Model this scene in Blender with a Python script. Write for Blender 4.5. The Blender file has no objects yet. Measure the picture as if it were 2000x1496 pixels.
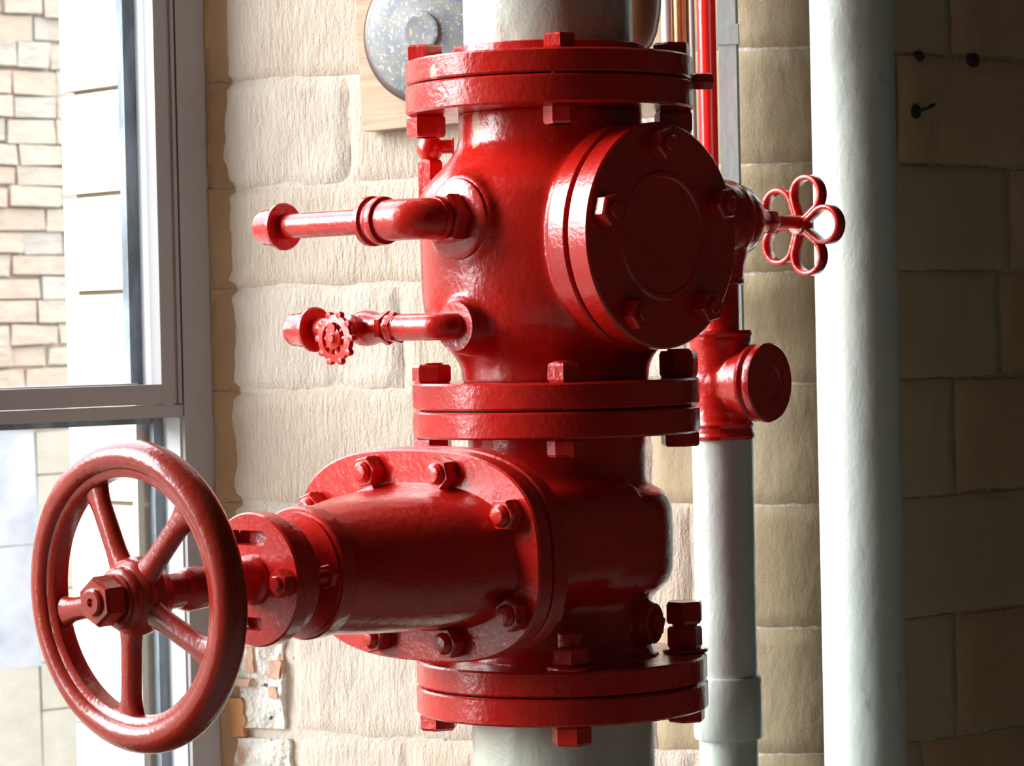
import bpy, bmesh, math, random
from mathutils import Vector, Matrix, noise
PI = math.pi
R = math.radians
random.seed(7)
sc = bpy.context.scene
COL = sc.collection

# ------------------------------------------------------------------ camera
F = 5700.0                                   # focal length in pixels of the 2000 px wide frame
EYE = Vector((0, 0, 1.5))
cam_d = bpy.data.cameras.new('camera'); cam = bpy.data.objects.new('camera', cam_d); COL.objects.link(cam)
cam_d.sensor_width = 36.0; cam_d.lens = F * 36.0 / 2000.0
cam_d.clip_start = 0.05; cam_d.clip_end = 300
CAMROT = Matrix.Rotation(R(90 - 1.035), 4, 'X') @ Matrix.Rotation(R(-1.26), 4, 'Z')
cam.matrix_world = Matrix.Translation(EYE) @ CAMROT
sc.camera = cam
cam_d.dof.use_dof = True; cam_d.dof.focus_distance = 2.78; cam_d.dof.aperture_fstop = 26

def at(px, py, Y):
    """world point seen at pixel (px, py) at distance Y in front of the camera"""
    d = CAMROT.to_3x3() @ Vector(((px - 1000) / F, -(py - 748) / F, -1))
    return EYE + d * (Y / d.y)

# ------------------------------------------------------------------ frames of the place
A0 = R(41)
E = Vector((math.cos(A0), math.sin(A0), 0))          # along the window and the inner wall, away to the right
N = Vector((math.sin(A0), -math.cos(A0), 0))         # from the window into the room
C0 = Vector((-.387, 3.869, 0))                       # corner between window and reveal
def W(a, b, z): return C0 + E * a + N * b + Vector((0, 0, z))

# ------------------------------------------------------------------ world, exposure, light
world = bpy.data.worlds.new('world'); sc.world = world; world.use_nodes = True
wn = world.node_tree; bg = wn.nodes['Background']
# overcast sky: three times brighter overhead than at the horizon, all the way round
bg.inputs['Color'].default_value = (.90, .95, 1.0, 1)
wtc = wn.nodes.new('ShaderNodeTexCoord'); wsp = wn.nodes.new('ShaderNodeSeparateXYZ'); wmr = wn.nodes.new('ShaderNodeMapRange')
wn.links.new(wtc.outputs['Generated'], wsp.inputs[0]); wn.links.new(wsp.outputs['Z'], wmr.inputs['Value'])
SKY = 8.0
wmr.inputs['From Min'].default_value = 0; wmr.inputs['From Max'].default_value = 1; wmr.inputs['To Min'].default_value = SKY / 3; wmr.inputs['To Max'].default_value = SKY
wn.links.new(wmr.outputs['Result'], bg.inputs['Strength'])
sc.view_settings.view_transform = 'Standard'; sc.view_settings.look = 'None'
sc.view_settings.gamma = 1; sc.view_settings.use_curve_mapping = False
sc.view_settings.exposure = 0.14
sc.cycles.use_denoising = True
sc.cycles.max_bounces = 10; sc.cycles.diffuse_bounces = 6; sc.cycles.transparent_max_bounces = 12
# hazy sun, low on the left beyond the window
sl = bpy.data.lights.new('hazy_sun', 'SUN'); sl.energy = 10.0; sl.angle = R(48); sl.color = (1.0, .98, .95)
so = bpy.data.objects.new('hazy_sun', sl); COL.objects.link(so)
SUND = Vector((-.985, -.09, .36)).normalized()
so.rotation_euler = SUND.to_track_quat('Z', 'Y').to_euler(); so.location = (-3, 5, 6)
WIN_A0, WIN_Z0, WIN_Z1 = -3.2, .85, 4.0
pl = bpy.data.lights.new('window_portal', 'AREA'); pl.shape = 'RECTANGLE'
pl.size = -WIN_A0 - .1; pl.size_y = WIN_Z1 - WIN_Z0; pl.cycles.is_portal = True
po = bpy.data.objects.new('window_portal', pl); COL.objects.link(po)
mx = Matrix.Identity(3)
mx.col[0] = E; mx.col[1] = Vector((0, 0, 1)); mx.col[2] = -N * 1.0
if mx.determinant() < 0: mx.col[0] = -E
po.matrix_world = Matrix.Translation(W(WIN_A0 / 2 - .03, -.06, (WIN_Z0 + WIN_Z1) / 2)) @ mx.to_4x4()

# ------------------------------------------------------------------ materials
def mat(name, col, rough=.5, metal=0, coat=0, col2=None, nscale=8, bumps=(), spec=.5, nstretch=(1, 1, 1), rr=.0, chips=(), ncontrast=(.35, .65), dirt=None):
    m = bpy.data.materials.new(name); m.use_nodes = True
    nt = m.node_tree; nd = nt.nodes; lk = nt.links
    p = nd['Principled BSDF']
    p.inputs['Roughness'].default_value = rough; p.inputs['Metallic'].default_value = metal
    p.inputs['Coat Weight'].default_value = coat; p.inputs['Coat Roughness'].default_value = .08
    p.inputs['Specular IOR Level'].default_value = spec
    geo = nd.new('ShaderNodeNewGeometry')
    def noi(scale, stretch=(1, 1, 1), detail=4):
        mp = nd.new('ShaderNodeMapping'); mp.inputs['Scale'].default_value = stretch
        lk.new(geo.outputs['Position'], mp.inputs['Vector'])
        n = nd.new('ShaderNodeTexNoise'); n.inputs['Scale'].default_value = scale; n.inputs['Detail'].default_value = detail
        lk.new(mp.outputs['Vector'], n.inputs['Vector']); return n
    def ramp(src, a, b):
        r = nd.new('ShaderNodeMapRange'); r.inputs['From Min'].default_value = a; r.inputs['From Max'].default_value = b
        lk.new(src, r.inputs['Value']); return r.outputs['Result']
    c = nd.new('ShaderNodeRGB'); c.outputs[0].default_value = (*col, 1); cur = c.outputs[0]
    def mix(fac, cur, col):
        x = nd.new('ShaderNodeMix'); x.data_type = 'RGBA'; lk.new(fac, x.inputs['Factor'])
        lk.new(cur, x.inputs['A']); x.inputs['B'].default_value = (*col, 1); return x.outputs['Result']
    if col2: cur = mix(ramp(noi(nscale, nstretch, 6).outputs['Fac'], *ncontrast), cur, col2)
    if dirt:
        for (dc, ds, lo, hi, st) in dirt: cur = mix(ramp(noi(ds, st, 6).outputs['Fac'], lo, hi), cur, dc)
    rough_sock = None
    if chips:
        tot = None
        nz = noi(90, (1, 1, .6), 3)
        for (pt, rad, cc) in chips:
            s = nd.new('ShaderNodeVectorMath'); s.operation = 'SUBTRACT'; lk.new(geo.outputs['Position'], s.inputs[0]); s.inputs[1].default_value = pt
            mp = nd.new('ShaderNodeVectorMath'); mp.operation = 'MULTIPLY'; lk.new(s.outputs[0], mp.inputs[0]); mp.inputs[1].default_value = (1, 1, .45)
            l = nd.new('ShaderNodeVectorMath'); l.operation = 'LENGTH'; lk.new(mp.outputs[0], l.inputs[0])
            d = nd.new('ShaderNodeMath'); d.operation = 'MULTIPLY_ADD'; lk.new(nz.outputs['Fac'], d.inputs[0]); d.inputs[1].default_value = rad * 1.6; lk.new(l.outputs['Value'], d.inputs[2])
            f = nd.new('ShaderNodeMapRange'); f.inputs['From Min'].default_value = rad * 1.72; f.inputs['From Max'].default_value = rad * 1.6
            lk.new(d.outputs[0], f.inputs['Value'])
            cur = mix(f.outputs['Result'], cur, cc)
    lk.new(cur, p.inputs['Base Color'])
    if rr:
        r = nd.new('ShaderNodeMapRange'); r.inputs['From Min'].default_value = .3; r.inputs['From Max'].default_value = .7
        r.inputs['To Min'].default_value = max(.02, rough - rr); r.inputs['To Max'].default_value = rough + rr
        lk.new(noi(45, (1, 1, 1), 5).outputs['Fac'], r.inputs['Value']); lk.new(r.outputs['Result'], p.inputs['Roughness'])
    prev = None
    for (scale, dist, stretch) in bumps:
        b = nd.new('ShaderNodeBump'); b.inputs['Distance'].default_value = dist; b.inputs['Strength'].default_value = 1
        lk.new(noi(scale, stretch, 5).outputs['Fac'], b.inputs['Height'])
        if prev: lk.new(prev, b.inputs['Normal'])
        prev = b.outputs['Normal']
    if prev:
        lk.new(prev, p.inputs['Normal']); lk.new(prev, p.inputs['Coat Normal'])
    return m

BARE = (.60, .38, .24)
RED = dict(col=(.57, .0125, .006), col2=(.48, .009, .005), rough=.27, coat=.55, spec=.4, nscale=14, rr=.07,
           bumps=((28, .0012, (1, 1, 1)), (190, .0005, (1, 1, 1)), (600, .0001, (1, 1, 1))))
M = {}
M['red'] = mat('red_gloss_paint', **RED)
M['red_chip'] = mat('red_gloss_paint_chipped', chips=[(at(936, 270, 2.797), .0085, BARE), (at(930, 245, 2.797), .0075, BARE)], **RED)
M['red_chip2'] = mat('red_gloss_paint_worn', chips=[(at(922, 97, 2.793), .0065, BARE), (at(868, 122, 2.760), .0065, BARE), (at(850, 150, 2.766), .006, (.8, .30, .24)), (at(1338, 120, 2.791), .0035, BARE)], **RED)
M['red_dirty'] = mat('red_gloss_paint_dusty', dirt=[((.42, .12, .09), 260, .66, .76, (1, 1, 1))], **RED)
M['wheel'] = mat('orange_red_gloss_paint', (.38, .025, .012), col2=(.32, .018, .009), rough=.27, coat=.5, spec=.4, nscale=14, rr=.06,
                 bumps=((30, .0010, (1, 1, 1)), (220, .0003, (1, 1, 1))))
M['thinred'] = mat('bright_red_pipe_paint', (.75, .012, .010), rough=.22, coat=.4, bumps=((60, .0004, (1, 1, 1)),))
M['pale'] = mat('pale_green_grey_paint', (.70, .77, .71), col2=(.65, .72, .66), rough=.38, coat=.3, spec=.6, nscale=10, rr=.05,
                bumps=((45, .0014, (1, 1, .5)), (260, .0003, (1, 1, 1))), dirt=[((.30, .26, .20), 30, .64, .80, (1, 1, .4))])
M['riser'] = mat('grey_green_riser_paint', (.62, .65, .57), col2=(.53, .54, .45), rough=.32, coat=.2, nscale=9, rr=.06,
                 bumps=((40, .0016, (1, 1, .5)), (240, .0004, (1, 1, 1))), dirt=[((.30, .24, .17), 22, .60, .75, (1, 1, .5)), ((.75, .62, .5), 120, .70, .74, (1, 1, .5))])
M['strip'] = mat('lilac_grey_trunking', (.52, .48, .50), rough=.55, dirt=[((.50, .20, .20), 16, .60, .72, (1, 1, .6)), ((.42, .44, .44), 10, .45, .6, (1, 1, .3))], bumps=((120, .0006, (1, 1, .5)),))
M['copper'] = mat('copper_tube', (.52, .20, .08), col2=(.30, .10, .05), rough=.30, metal=.85, nscale=25, bumps=((80, .0003, (1, 1, 1)),))
M['brownmetal'] = mat('dull_brown_metal', (.13, .105, .07), col2=(.20, .10, .05), rough=.35, coat=.2, nscale=12, nstretch=(1, 1, .3))
M['gong'] = mat('dusty_steel_bell', (.15, .17, .205), col2=(.23, .22, .20), rough=.6, metal=.1, nscale=60, bumps=((300, .0002, (1, 1, 1)),), dirt=[((.46, .40, .32), 200, .56, .66, (1, 1, 1))])
M['gong_rim'] = mat('dark_bell_rim', (.10, .08, .07), rough=.4, metal=.5)
M['wood'] = mat('pale_wood_board', (.55, .39, .27), col2=(.44, .29, .18), rough=.6, nscale=14, nstretch=(1, 1, 9), bumps=((40, .0006, (1, 1, 8)),))
M['frame'] = mat('mauve_grey_window_paint', (.262, .250, .256), col2=(.235, .222, .23), rough=.42, nscale=5, bumps=((60, .0003, (1, 1, .3)),))
M['frame_edge'] = mat('window_rebate_daylight_white', (.55, .56, .58), rough=.5, bumps=((150, .0008, (1, 1, .5)),))  # frame's rebate sides: daylight from outside put into a whiter colour
M['putty'] = mat('dark_weathered_putty', (.10, .12, .14), col2=(.25, .29, .34), rough=.8, nscale=35, nstretch=(1, 1, .3), bumps=((120, .002, (1, 1, .6)),))
TOOL = ((190, .0022, (1, 1, .22)), (420, .0013, (1, 1, .6)), (34, .0016, (1, 1, 1)))
def stone(name, c1, c2, dirt=(), bumps=TOOL, rough=.92):
    return mat(name, c1, col2=c2, rough=rough, nscale=5, bumps=bumps, spec=.15, dirt=dirt, ncontrast=(.3, .7))
M['stone_a'] = stone('tooled_sandstone_cream', (.57, .48, .40), (.51, .425, .34), dirt=[((.50, .38, .26), 60, .60, .80, (1, 1, .3))])
M['stone_b'] = stone('tooled_sandstone_pale', (.59, .52, .45), (.54, .47, .395), dirt=[((.50, .40, .30), 60, .60, .78, (1, 1, .4))])
M['stone_c'] = stone('rubbed_sandstone_olive', (.42, .34, .23), (.37, .295, .185), bumps=((60, .0015, (1, 1, .4)), (9, .004, (1, 1, 1)), (300, .0005, (1, 1, 1))))
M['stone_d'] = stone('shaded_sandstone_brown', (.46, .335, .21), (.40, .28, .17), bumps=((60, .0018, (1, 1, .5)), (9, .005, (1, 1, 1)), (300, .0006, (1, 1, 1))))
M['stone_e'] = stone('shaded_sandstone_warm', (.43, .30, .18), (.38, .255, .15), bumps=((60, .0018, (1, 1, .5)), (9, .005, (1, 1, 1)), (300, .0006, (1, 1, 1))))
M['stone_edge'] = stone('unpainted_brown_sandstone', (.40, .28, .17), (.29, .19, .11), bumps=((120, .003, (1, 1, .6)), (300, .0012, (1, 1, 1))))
M['mortar'] = stone('pale_lime_mortar', (.62, .565, .49), (.54, .475, .395), bumps=((70, .0025, (1, 1, 1)), (220, .001, (1, 1, 1))), dirt=[((.25, .19, .14), 90, .66, .74, (1, 1, 1))])
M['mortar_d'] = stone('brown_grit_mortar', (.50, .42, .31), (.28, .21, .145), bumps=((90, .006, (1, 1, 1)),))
M['plaster'] = stone('crumbling_white_plaster', (.80, .83, .79), (.55, .48, .41), bumps=((40, .010, (1, 1, .7)), (140, .004, (1, 1, 1))), dirt=[((.58, .36, .27), 22, .56, .62, (1, 1, .7)), ((.12, .10, .08), 75, .66, .70, (1, 1, .8))])
M['brick'] = stone('orange_brown_brick', (.52, .27, .12), (.42, .21, .10), bumps=((80, .004, (1, 1, 1)),))
M['brick2'] = stone('pink_brown_brick', (.56, .36, .27), (.48, .30, .22), bumps=((80, .004, (1, 1, 1)),))
M['room'] = mat('dark_room_plaster', (.25, .21, .16), rough=.9)
M['darkroom'] = mat('dark_panelled_wall', (.07, .055, .045), rough=.8)
M['roomfloor'] = mat('pale_stone_floor', (.40, .37, .33), rough=.7)
M['jamb'] = stone('outer_jamb_ashlar', (.62, .57, .50), (.56, .51, .44), bumps=((20, .004, (1, 1, 1)),))
M['ext_a'] = stone('outdoor_rubble_buff', (.385, .325, .265), (.345, .285, .225), bumps=((9, .02, (1, 1, 1.5)),))
M['ext_b'] = stone('outdoor_rubble_pink', (.385, .30, .235), (.345, .265, .205), bumps=((9, .02, (1, 1, 1.5)),))
M['ext_c'] = stone('outdoor_rubble_grey', (.35, .31, .265), (.32, .28, .235), bumps=((9, .02, (1, 1, 1.5)),))
M['ext_m'] = stone('outdoor_mortar', (.37, .295, .225), (.33, .26, .19), bumps=((15, .01, (1, 1, 1)),))
M['ext_g'] = stone('outdoor_ashlar_lilac', (.26, .26, .28), (.38, .37, .37), bumps=((6, .01, (1, 1, 1)),))
M['ext_t'] = stone('outdoor_ashlar_tan', (.36, .315, .26), (.32, .28, .225), bumps=((9, .01, (1, 1, 1)),))
M['ground'] = mat('outdoor_paving', (.30, .28, .25), rough=.9)
M['iron'] = mat('dark_rusty_iron', (.05, .035, .03), rough=.6, metal=.5)
def glassmat():
    m = bpy.data.materials.new('dusty_window_glass'); m.use_nodes = True; nt = m.node_tree; nt.nodes.clear()
    o = nt.nodes.new('ShaderNodeOutputMaterial'); t = nt.nodes.new('ShaderNodeBsdfTransparent'); g = nt.nodes.new('ShaderNodeBsdfGlossy')
    t.inputs['Color'].default_value = (.95, .97, .98, 1); g.inputs['Roughness'].default_value = .02
    lw = nt.nodes.new('ShaderNodeLayerWeight'); lw.inputs['Blend'].default_value = .5      # thin pane: same reflectance from both sides
    pw = nt.nodes.new('ShaderNodeMath'); pw.operation = 'POWER'; pw.inputs[1].default_value = 5; nt.links.new(lw.outputs['Facing'], pw.inputs[0])
    fr = nt.nodes.new('ShaderNodeMath'); fr.operation = 'MULTIPLY_ADD'; fr.inputs[1].default_value = .4; fr.inputs[2].default_value = .012; nt.links.new(pw.outputs[0], fr.inputs[0])
    x = nt.nodes.new('ShaderNodeMixShader'); nt.links.new(fr.outputs[0], x.inputs[0]); nt.links.new(t.outputs[0], x.inputs[1]); nt.links.new(g.outputs[0], x.inputs[2]); nt.links.new(x.outputs[0], o.inputs['Surface'])
    return m
M['glass'] = glassmat()
def rubblewall():
    m = mat('outdoor_rubble_coursing', (.40, .355, .29), rough=.95, spec=.1); nt = m.node_tree; nd = nt.nodes; lk = nt.links; p = nd['Principled BSDF']
    g = nd.new('ShaderNodeNewGeometry'); d = nd.new('ShaderNodeVectorMath'); d.operation = 'DOT_PRODUCT'; d.inputs[1].default_value = tuple(E); lk.new(g.outputs['Position'], d.inputs[0])
    sp = nd.new('ShaderNodeSeparateXYZ'); lk.new(g.outputs['Position'], sp.inputs[0]); cb_ = nd.new('ShaderNodeCombineXYZ'); lk.new(d.outputs['Value'], cb_.inputs['X']); lk.new(sp.outputs['Z'], cb_.inputs['Y'])
    b = nd.new('ShaderNodeTexBrick'); lk.new(cb_.outputs[0], b.inputs['Vector']); b.inputs['Scale'].default_value = 1; b.inputs['Brick Width'].default_value = .27; b.inputs['Row Height'].default_value = .115; b.inputs['Mortar Size'].default_value = .006
    b.inputs['Color1'].default_value = (.42, .36, .30, 1); b.inputs['Color2'].default_value = (.35, .31, .265, 1); b.inputs['Mortar'].default_value = (.30, .24, .18, 1)
    lk.new(b.outputs['Color'], p.inputs['Base Color']); return m
M['ext_wall'] = rubblewall()

# ------------------------------------------------------------------ object helpers
def tag(o, label=None, cat=None, group=None, kind=None):
    if label: o['label'] = label
    if cat: o['category'] = cat
    if group: o['group'] = group
    if kind: o['kind'] = kind
    return o
def thing(name, loc, label, cat, group=None):
    o = bpy.data.objects.new(name, None); COL.objects.link(o); o.location = loc; o.empty_display_size = .05
    o['root'] = tuple(loc); tag(o, label, cat, group); return o
def root_of(p):
    while p.parent: p = p.parent
    return Vector(p.location)
def build(name, bm, m, parent=None, angle=32, bevel=0, segs=2):
    if bevel:
        es = [e for e in bm.edges if len(e.link_faces) == 2 and e.calc_face_angle(0) > R(30)]
        bmesh.ops.bevel(bm, geom=es, offset=bevel, segments=segs, profile=.6, affect='EDGES', clamp_overlap=True)
    me = bpy.data.meshes.new(name)
    off = root_of(parent) if parent else Vector()
    bmesh.ops.translate(bm, verts=bm.verts, vec=-off)
    bmesh.ops.recalc_face_normals(bm, faces=bm.faces)
    bm.to_mesh(me); bm.free()
    for p in me.polygons: p.use_smooth = True
    me.set_sharp_from_angle(angle=R(angle))
    me.materials.append(M[m] if isinstance(m, str) else m)
    o = bpy.data.objects.new(name, me); COL.objects.link(o)
    if parent: o.parent = parent
    return o
def BM(): return bmesh.new()
def frame(o, d, up=Vector((0, 0, 1))):
    """matrix with local Z along d; local Y as near to up as possible"""
    z = Vector(d).normalized(); up = Vector(up)
    if abs(z.dot(up)) > .98: up = Vector((0, 1, 0))
    x = up.cross(z).normalized(); y = z.cross(x)
    m = Matrix.Identity(4)
    for i in range(3): m[i][0] = x[i]; m[i][1] = y[i]; m[i][2] = z[i]; m[i][3] = o[i]
    return m
UP = frame(Vector(), Vector((0, 0, 1)))
def lathe(bm, prof, mtx, seg=48, phase=0, closed=False):
    rings = []
    for (r, h) in prof:
        if r < 1e-6: rings.append([bm.verts.new(mtx @ Vector((0, 0, h)))])
        else: rings.append([bm.verts.new(mtx @ Vector((r * math.cos(phase + 2 * PI * k / seg), r * math.sin(phase + 2 * PI * k / seg), h))) for k in range(seg)])
    n = len(rings)
    for i in range(n if closed else n - 1):
        a, b = rings[i], rings[(i + 1) % n]
        if len(a) == 1 and len(b) == 1: continue
        for k in range(seg):
            k2 = (k + 1) % seg
            if len(a) == 1: bm.faces.new((a[0], b[k], b[k2]))
            elif len(b) == 1: bm.faces.new((a[k], a[k2], b[0]))
            else: bm.faces.new((a[k], a[k2], b[k2], b[k]))
    return bm
def cyl(bm, r, h0, h1, mtx, seg=48, c=.0012, phase=0):
    return lathe(bm, [(0, h0), (r - c, h0), (r, h0 + c), (r, h1 - c), (r - c, h1), (0, h1)], mtx, seg, phase)
def vcyl(bm, x, y, r, z0, z1, seg=48, c=.0012): return cyl(bm, r, z0, z1, Matrix.Translation((x, y, 0)), seg, c)
def hexn(bm, mtx, r, h0, h1, phase=0, n=6):
    h = h1 - h0
    return lathe(bm, [(0, h0), (r * .90, h0), (r, h0 + .14 * h), (r, h1 - .14 * h), (r * .90, h1), (0, h1)], mtx, n, phase)
def tube(bm, pts, rads, seg=20, caps=True):
    pts = [Vector(p) for p in pts]
    if not hasattr(rads, '__len__'): rads = [rads] * len(pts)
    rings = []; prevx = None
    for i, p in enumerate(pts):
        t = (pts[min(i + 1, len(pts) - 1)] - pts[max(i - 1, 0)]).normalized()
        if prevx is None:
            u = Vector((0, 0, 1)) if abs(t.z) < .9 else Vector((0, 1, 0)); x = u.cross(t).normalized()
        else: x = (prevx - t * prevx.dot(t)).normalized()
        y = t.cross(x); prevx = x
        rings.append([bm.verts.new(p + (x * math.cos(2 * PI * k / seg) + y * math.sin(2 * PI * k / seg)) * rads[i]) for k in range(seg)])
    for a, b in zip(rings, rings[1:]):
        for k in range(seg): bm.faces.new((a[k], a[(k + 1) % seg], b[(k + 1) % seg], b[k]))
    if caps: bm.faces.new(rings[0][::-1]); bm.faces.new(rings[-1])
    return bm
def prism(bm, pts2, h0, h1, mtx):
    a = [bm.verts.new(mtx @ Vector((x, y, h0))) for x, y in pts2]; b = [bm.verts.new(mtx @ Vector((x, y, h1))) for x, y in pts2]
    n = len(a)
    for k in range(n): bm.faces.new((a[k], a[(k + 1) % n], b[(k + 1) % n], b[k]))
    bm.faces.new(a[::-1]); bm.faces.new(b); return bm
def wbox(bm, a0, a1, b0, b1, z0, z1):
    """box in window-frame coordinates"""
    v = [bm.verts.new(W(a, b, z)) for z in (z0, z1) for (a, b) in ((a0, b0), (a1, b0), (a1, b1), (a0, b1))]
    for f in ((0, 1, 2, 3), (4, 5, 6, 7), (0, 1, 5, 4), (1, 2, 6, 5), (2, 3, 7, 6), (3, 0, 4, 7)): bm.faces.new([v[i] for i in f])
    return bm
def sellipse(hw, hh, p=2.6, n=72, cx=0, cy=0):
    o = []
    for k in range(n):
        t = 2 * PI * k / n; c, s = math.cos(t), math.sin(t)
        o.append((cx + hw * math.copysign(abs(c) ** (2 / p), c), cy + hh * math.copysign(abs(s) ** (2 / p), s)))
    return o
def evaluated(o, mods):
    """apply modifiers without operators"""
    for kind, props in mods:
        md = o.modifiers.new(kind, kind)
        for k, v in props.items(): setattr(md, k, v)
    dg = bpy.context.evaluated_depsgraph_get()
    me = bpy.data.meshes.new_from_object(o.evaluated_get(dg)); o.modifiers.clear()
    old = o.data; mats = list(old.materials); o.data = me
    if not me.materials:
        for m in mats: me.materials.append(m)
    for p in me.polygons: p.use_smooth = True
    return o

# ================================================================== THE SETTING
ZC = [0, .20, .36, .515, .67, .822, .976, 1.130, 1.280, 1.428, 1.563, 1.695, 1.835, 1.975, 2.12, 2.27, 2.42, 2.57, 2.72, 2.86, 3.0, 3.15, 3.3, 3.45, 3.6, 3.75, 3.9, 4.0]
LREV = .7515; RHO = .12; TURN = R(66); ARC = RHO * TURN
RD = Vector((math.cos(R(25)), -math.sin(R(25)), 0)); RN = Vector((-math.sin(R(25)), -math.cos(R(25)), 0))
BC = C0 + RD * LREV - RN * RHO
def surf(u, z, d=0):
    """unrolled wall: reveal from the window corner, round nose, then the inner wall; d is proud of the face"""
    if u <= LREV: p = C0 + RD * u + RN * d
    elif u <= LREV + ARC:
        th = (u - LREV) / RHO; n = Matrix.Rotation(th, 3, 'Z') @ RN; p = BC + n * (RHO + d)
    else: p = BC + N * (RHO + d) + E * (u - LREV - ARC)
    return Vector((p.x, p.y, z))
def sheet(name, u0, u1, z0, z1, d, m, thick=.03):
    bm = BM(); n = max(2, int((u1 - u0) / .02)) if (u0 < LREV + ARC and u1 > LREV) else 2
    us = [u0 + (u1 - u0) * i / n for i in range(n + 1)]
    f = [[bm.verts.new(surf(u, z, dd)) for u in us] for (z, dd) in ((z0, d), (z1, d), (z1, d - thick), (z0, d - thick))]
    for j in range(4):
        for i in range(n): bm.faces.new((f[j][i], f[j][i + 1], f[(j + 1) % 4][i + 1], f[(j + 1) % 4][i]))
    bm.faces.new([f[j][0] for j in range(4)]); bm.faces.new([f[j][n] for j in range(4)])
    return tag(build(name, bm, m), kind='structure')
UEND = LREV + ARC + 2.1
w_left = sheet('wall_left', 0.0, LREV, 0, 4.0, -.0042, 'mortar')
w_corner = sheet('wall_corner', LREV, LREV + ARC, 0, 4.0, -.0042, 'mortar')
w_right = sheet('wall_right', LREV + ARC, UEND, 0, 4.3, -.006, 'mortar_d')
def block(u0, u1, z0, z1, m, parent, gap=.0045, rough=.0016, er=.0045, seed=0, res=.012, name='stone_block', jag=.0025):
    bm = BM(); nu = max(3, int((u1 - u0) / res)); nz = max(3, int((z1 - z0) / res))
    g = []
    for j in range(nz + 1):
        row = []
        for i in range(nu + 1):
            fu, fz = i / nu, j / nz
            u = u0 + gap + (u1 - u0 - 2 * gap) * fu; z = z0 + gap + (z1 - z0 - 2 * gap) * fz
            q = noise.noise(Vector((u * 30, z * 30, seed))) * jag
            if i in (0, nu): u += q + noise.noise(Vector((z * 90, seed, 1))) * jag
            if j in (0, nz): z += q + noise.noise(Vector((u * 90, seed, 5))) * jag
            ed = min(fu * (u1 - u0), (1 - fu) * (u1 - u0), fz * (z1 - z0), (1 - fz) * (z1 - z0))
            d = noise.noise(Vector((u * 14, z * 14, seed + 3))) * rough * 1.6 + noise.noise(Vector((u * 60, z * 25, seed))) * rough
            d -= er * .35 * math.exp(-ed / (er * .8))
            if i in (0, nu) or j in (0, nz): d -= .003
            row.append(bm.verts.new(surf(u, z, d)))
        g.append(row)
    for j in range(nz):
        for i in range(nu): bm.faces.new((g[j][i], g[j][i + 1], g[j + 1][i + 1], g[j + 1][i]))
    # skirt back into the mortar
    rim = [(0, i) for i in range(nu + 1)] + [(j, nu) for j in range(1, nz + 1)] + [(nz, i) for i in range(nu - 1, -1, -1)] + [(j, 0) for j in range(nz - 1, 0, -1)]
    bk = []
    for (j, i) in rim:
        fu, fz = i / nu, j / nz
        bk.append(bm.verts.new(surf(u0 + gap + (u1 - u0 - 2 * gap) * fu, z0 + gap + (z1 - z0 - 2 * gap) * fz, -.024)))
    for k in range(len(rim)):
        k2 = (k + 1) % len(rim); bm.faces.new((g[rim[k][0]][rim[k][1]], g[rim[k2][0]][rim[k2][1]], bk[k2], bk[k]))
    return build(name, bm, m, parent, angle=50)

UB = LREV + ARC
def u_dark(px, y=700):
    d = at(px, y, 1.0) - EYE; best = None           # where the sight line meets the inner wall
    n0 = BC + N * RHO; t = (n0 - EYE).dot(N) / d.dot(N); P = EYE + d * t
    return UB + (P - n0).dot(E)
def u_rev(px, y=700):
    d = at(px, y, 1.0) - EYE; t = (C0 - EYE).dot(RN) / d.dot(RN); P = EYE + d * t
    return (P - C0).dot(RD)
# joints on the reveal (between 0 and the nose) and on the inner wall, course by course
rev_j = {11: [u_rev(681, 260), .52], 12: [.33], 10: [.46], 9: [u_rev(786, 690), .58], 8: [.30, .55], 7: [.42], 6: [u_rev(568, 1350), .46], 5: [u_rev(800, 1475), .5], 13: [.25, .5]}
dark_j = {12: [u_dark(1860, 50)], 11: [u_dark(1757, 200)], 10: [u_dark(1975, 430)], 9: [u_dark(1957, 630)], 8: [u_dark(1868, 850)], 7: [u_dark(2080, 1050)], 6: [u_dark(1871, 1300)], 5: [u_dark(1806, 1470)], 13: [u_dark(1790, 0)]}
for k in range(len(ZC) - 1):
    z0, z1 = ZC[k], ZC[k + 1]
    inview = 4 <= k <= 13
    js = rev_j.get(k, [.25 + .2 * (k % 2), .55])
    qs = .615 + .05 * (k % 2)                                  # start of the corner quoin on the reveal
    dj = dark_j.get(k, [UB + .12 + .1 * (k % 2)])
    res = .010 if inview else .05
    us = [0.0] + [j for j in js if j < qs - .05] + [qs]
    for i, (a, b) in enumerate(zip(us, us[1:])):
        if k == 6 and i == 0:  continue                          # crumbled part, built below
        if k in (4, 5) and i == 0: a = .10
        block(a, b, z0, z1, 'stone_b' if (k + i) % 2 else 'stone_a', w_left, seed=k * 7 + i, rough=.0024 if (k + i) % 2 else .0013, res=res, gap=.0012, jag=.0016)
    # one quoin wraps from the reveal round the nose on to the inner wall
    block(qs, dj[0], z0, z1, 'stone_c', w_corner, seed=k * 5 + 2, rough=.0010, res=res, gap=.0014, jag=.0016, er=.0035)
    u = dj[0]; i = 0
    while u < UB + 1.2:
        v = u + (.30 + .16 * random.random())
        if v > UB + 1.15: v = UB + 1.25
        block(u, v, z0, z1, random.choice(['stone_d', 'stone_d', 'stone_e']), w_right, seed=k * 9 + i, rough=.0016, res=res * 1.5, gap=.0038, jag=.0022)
        u = v; i += 1
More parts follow.
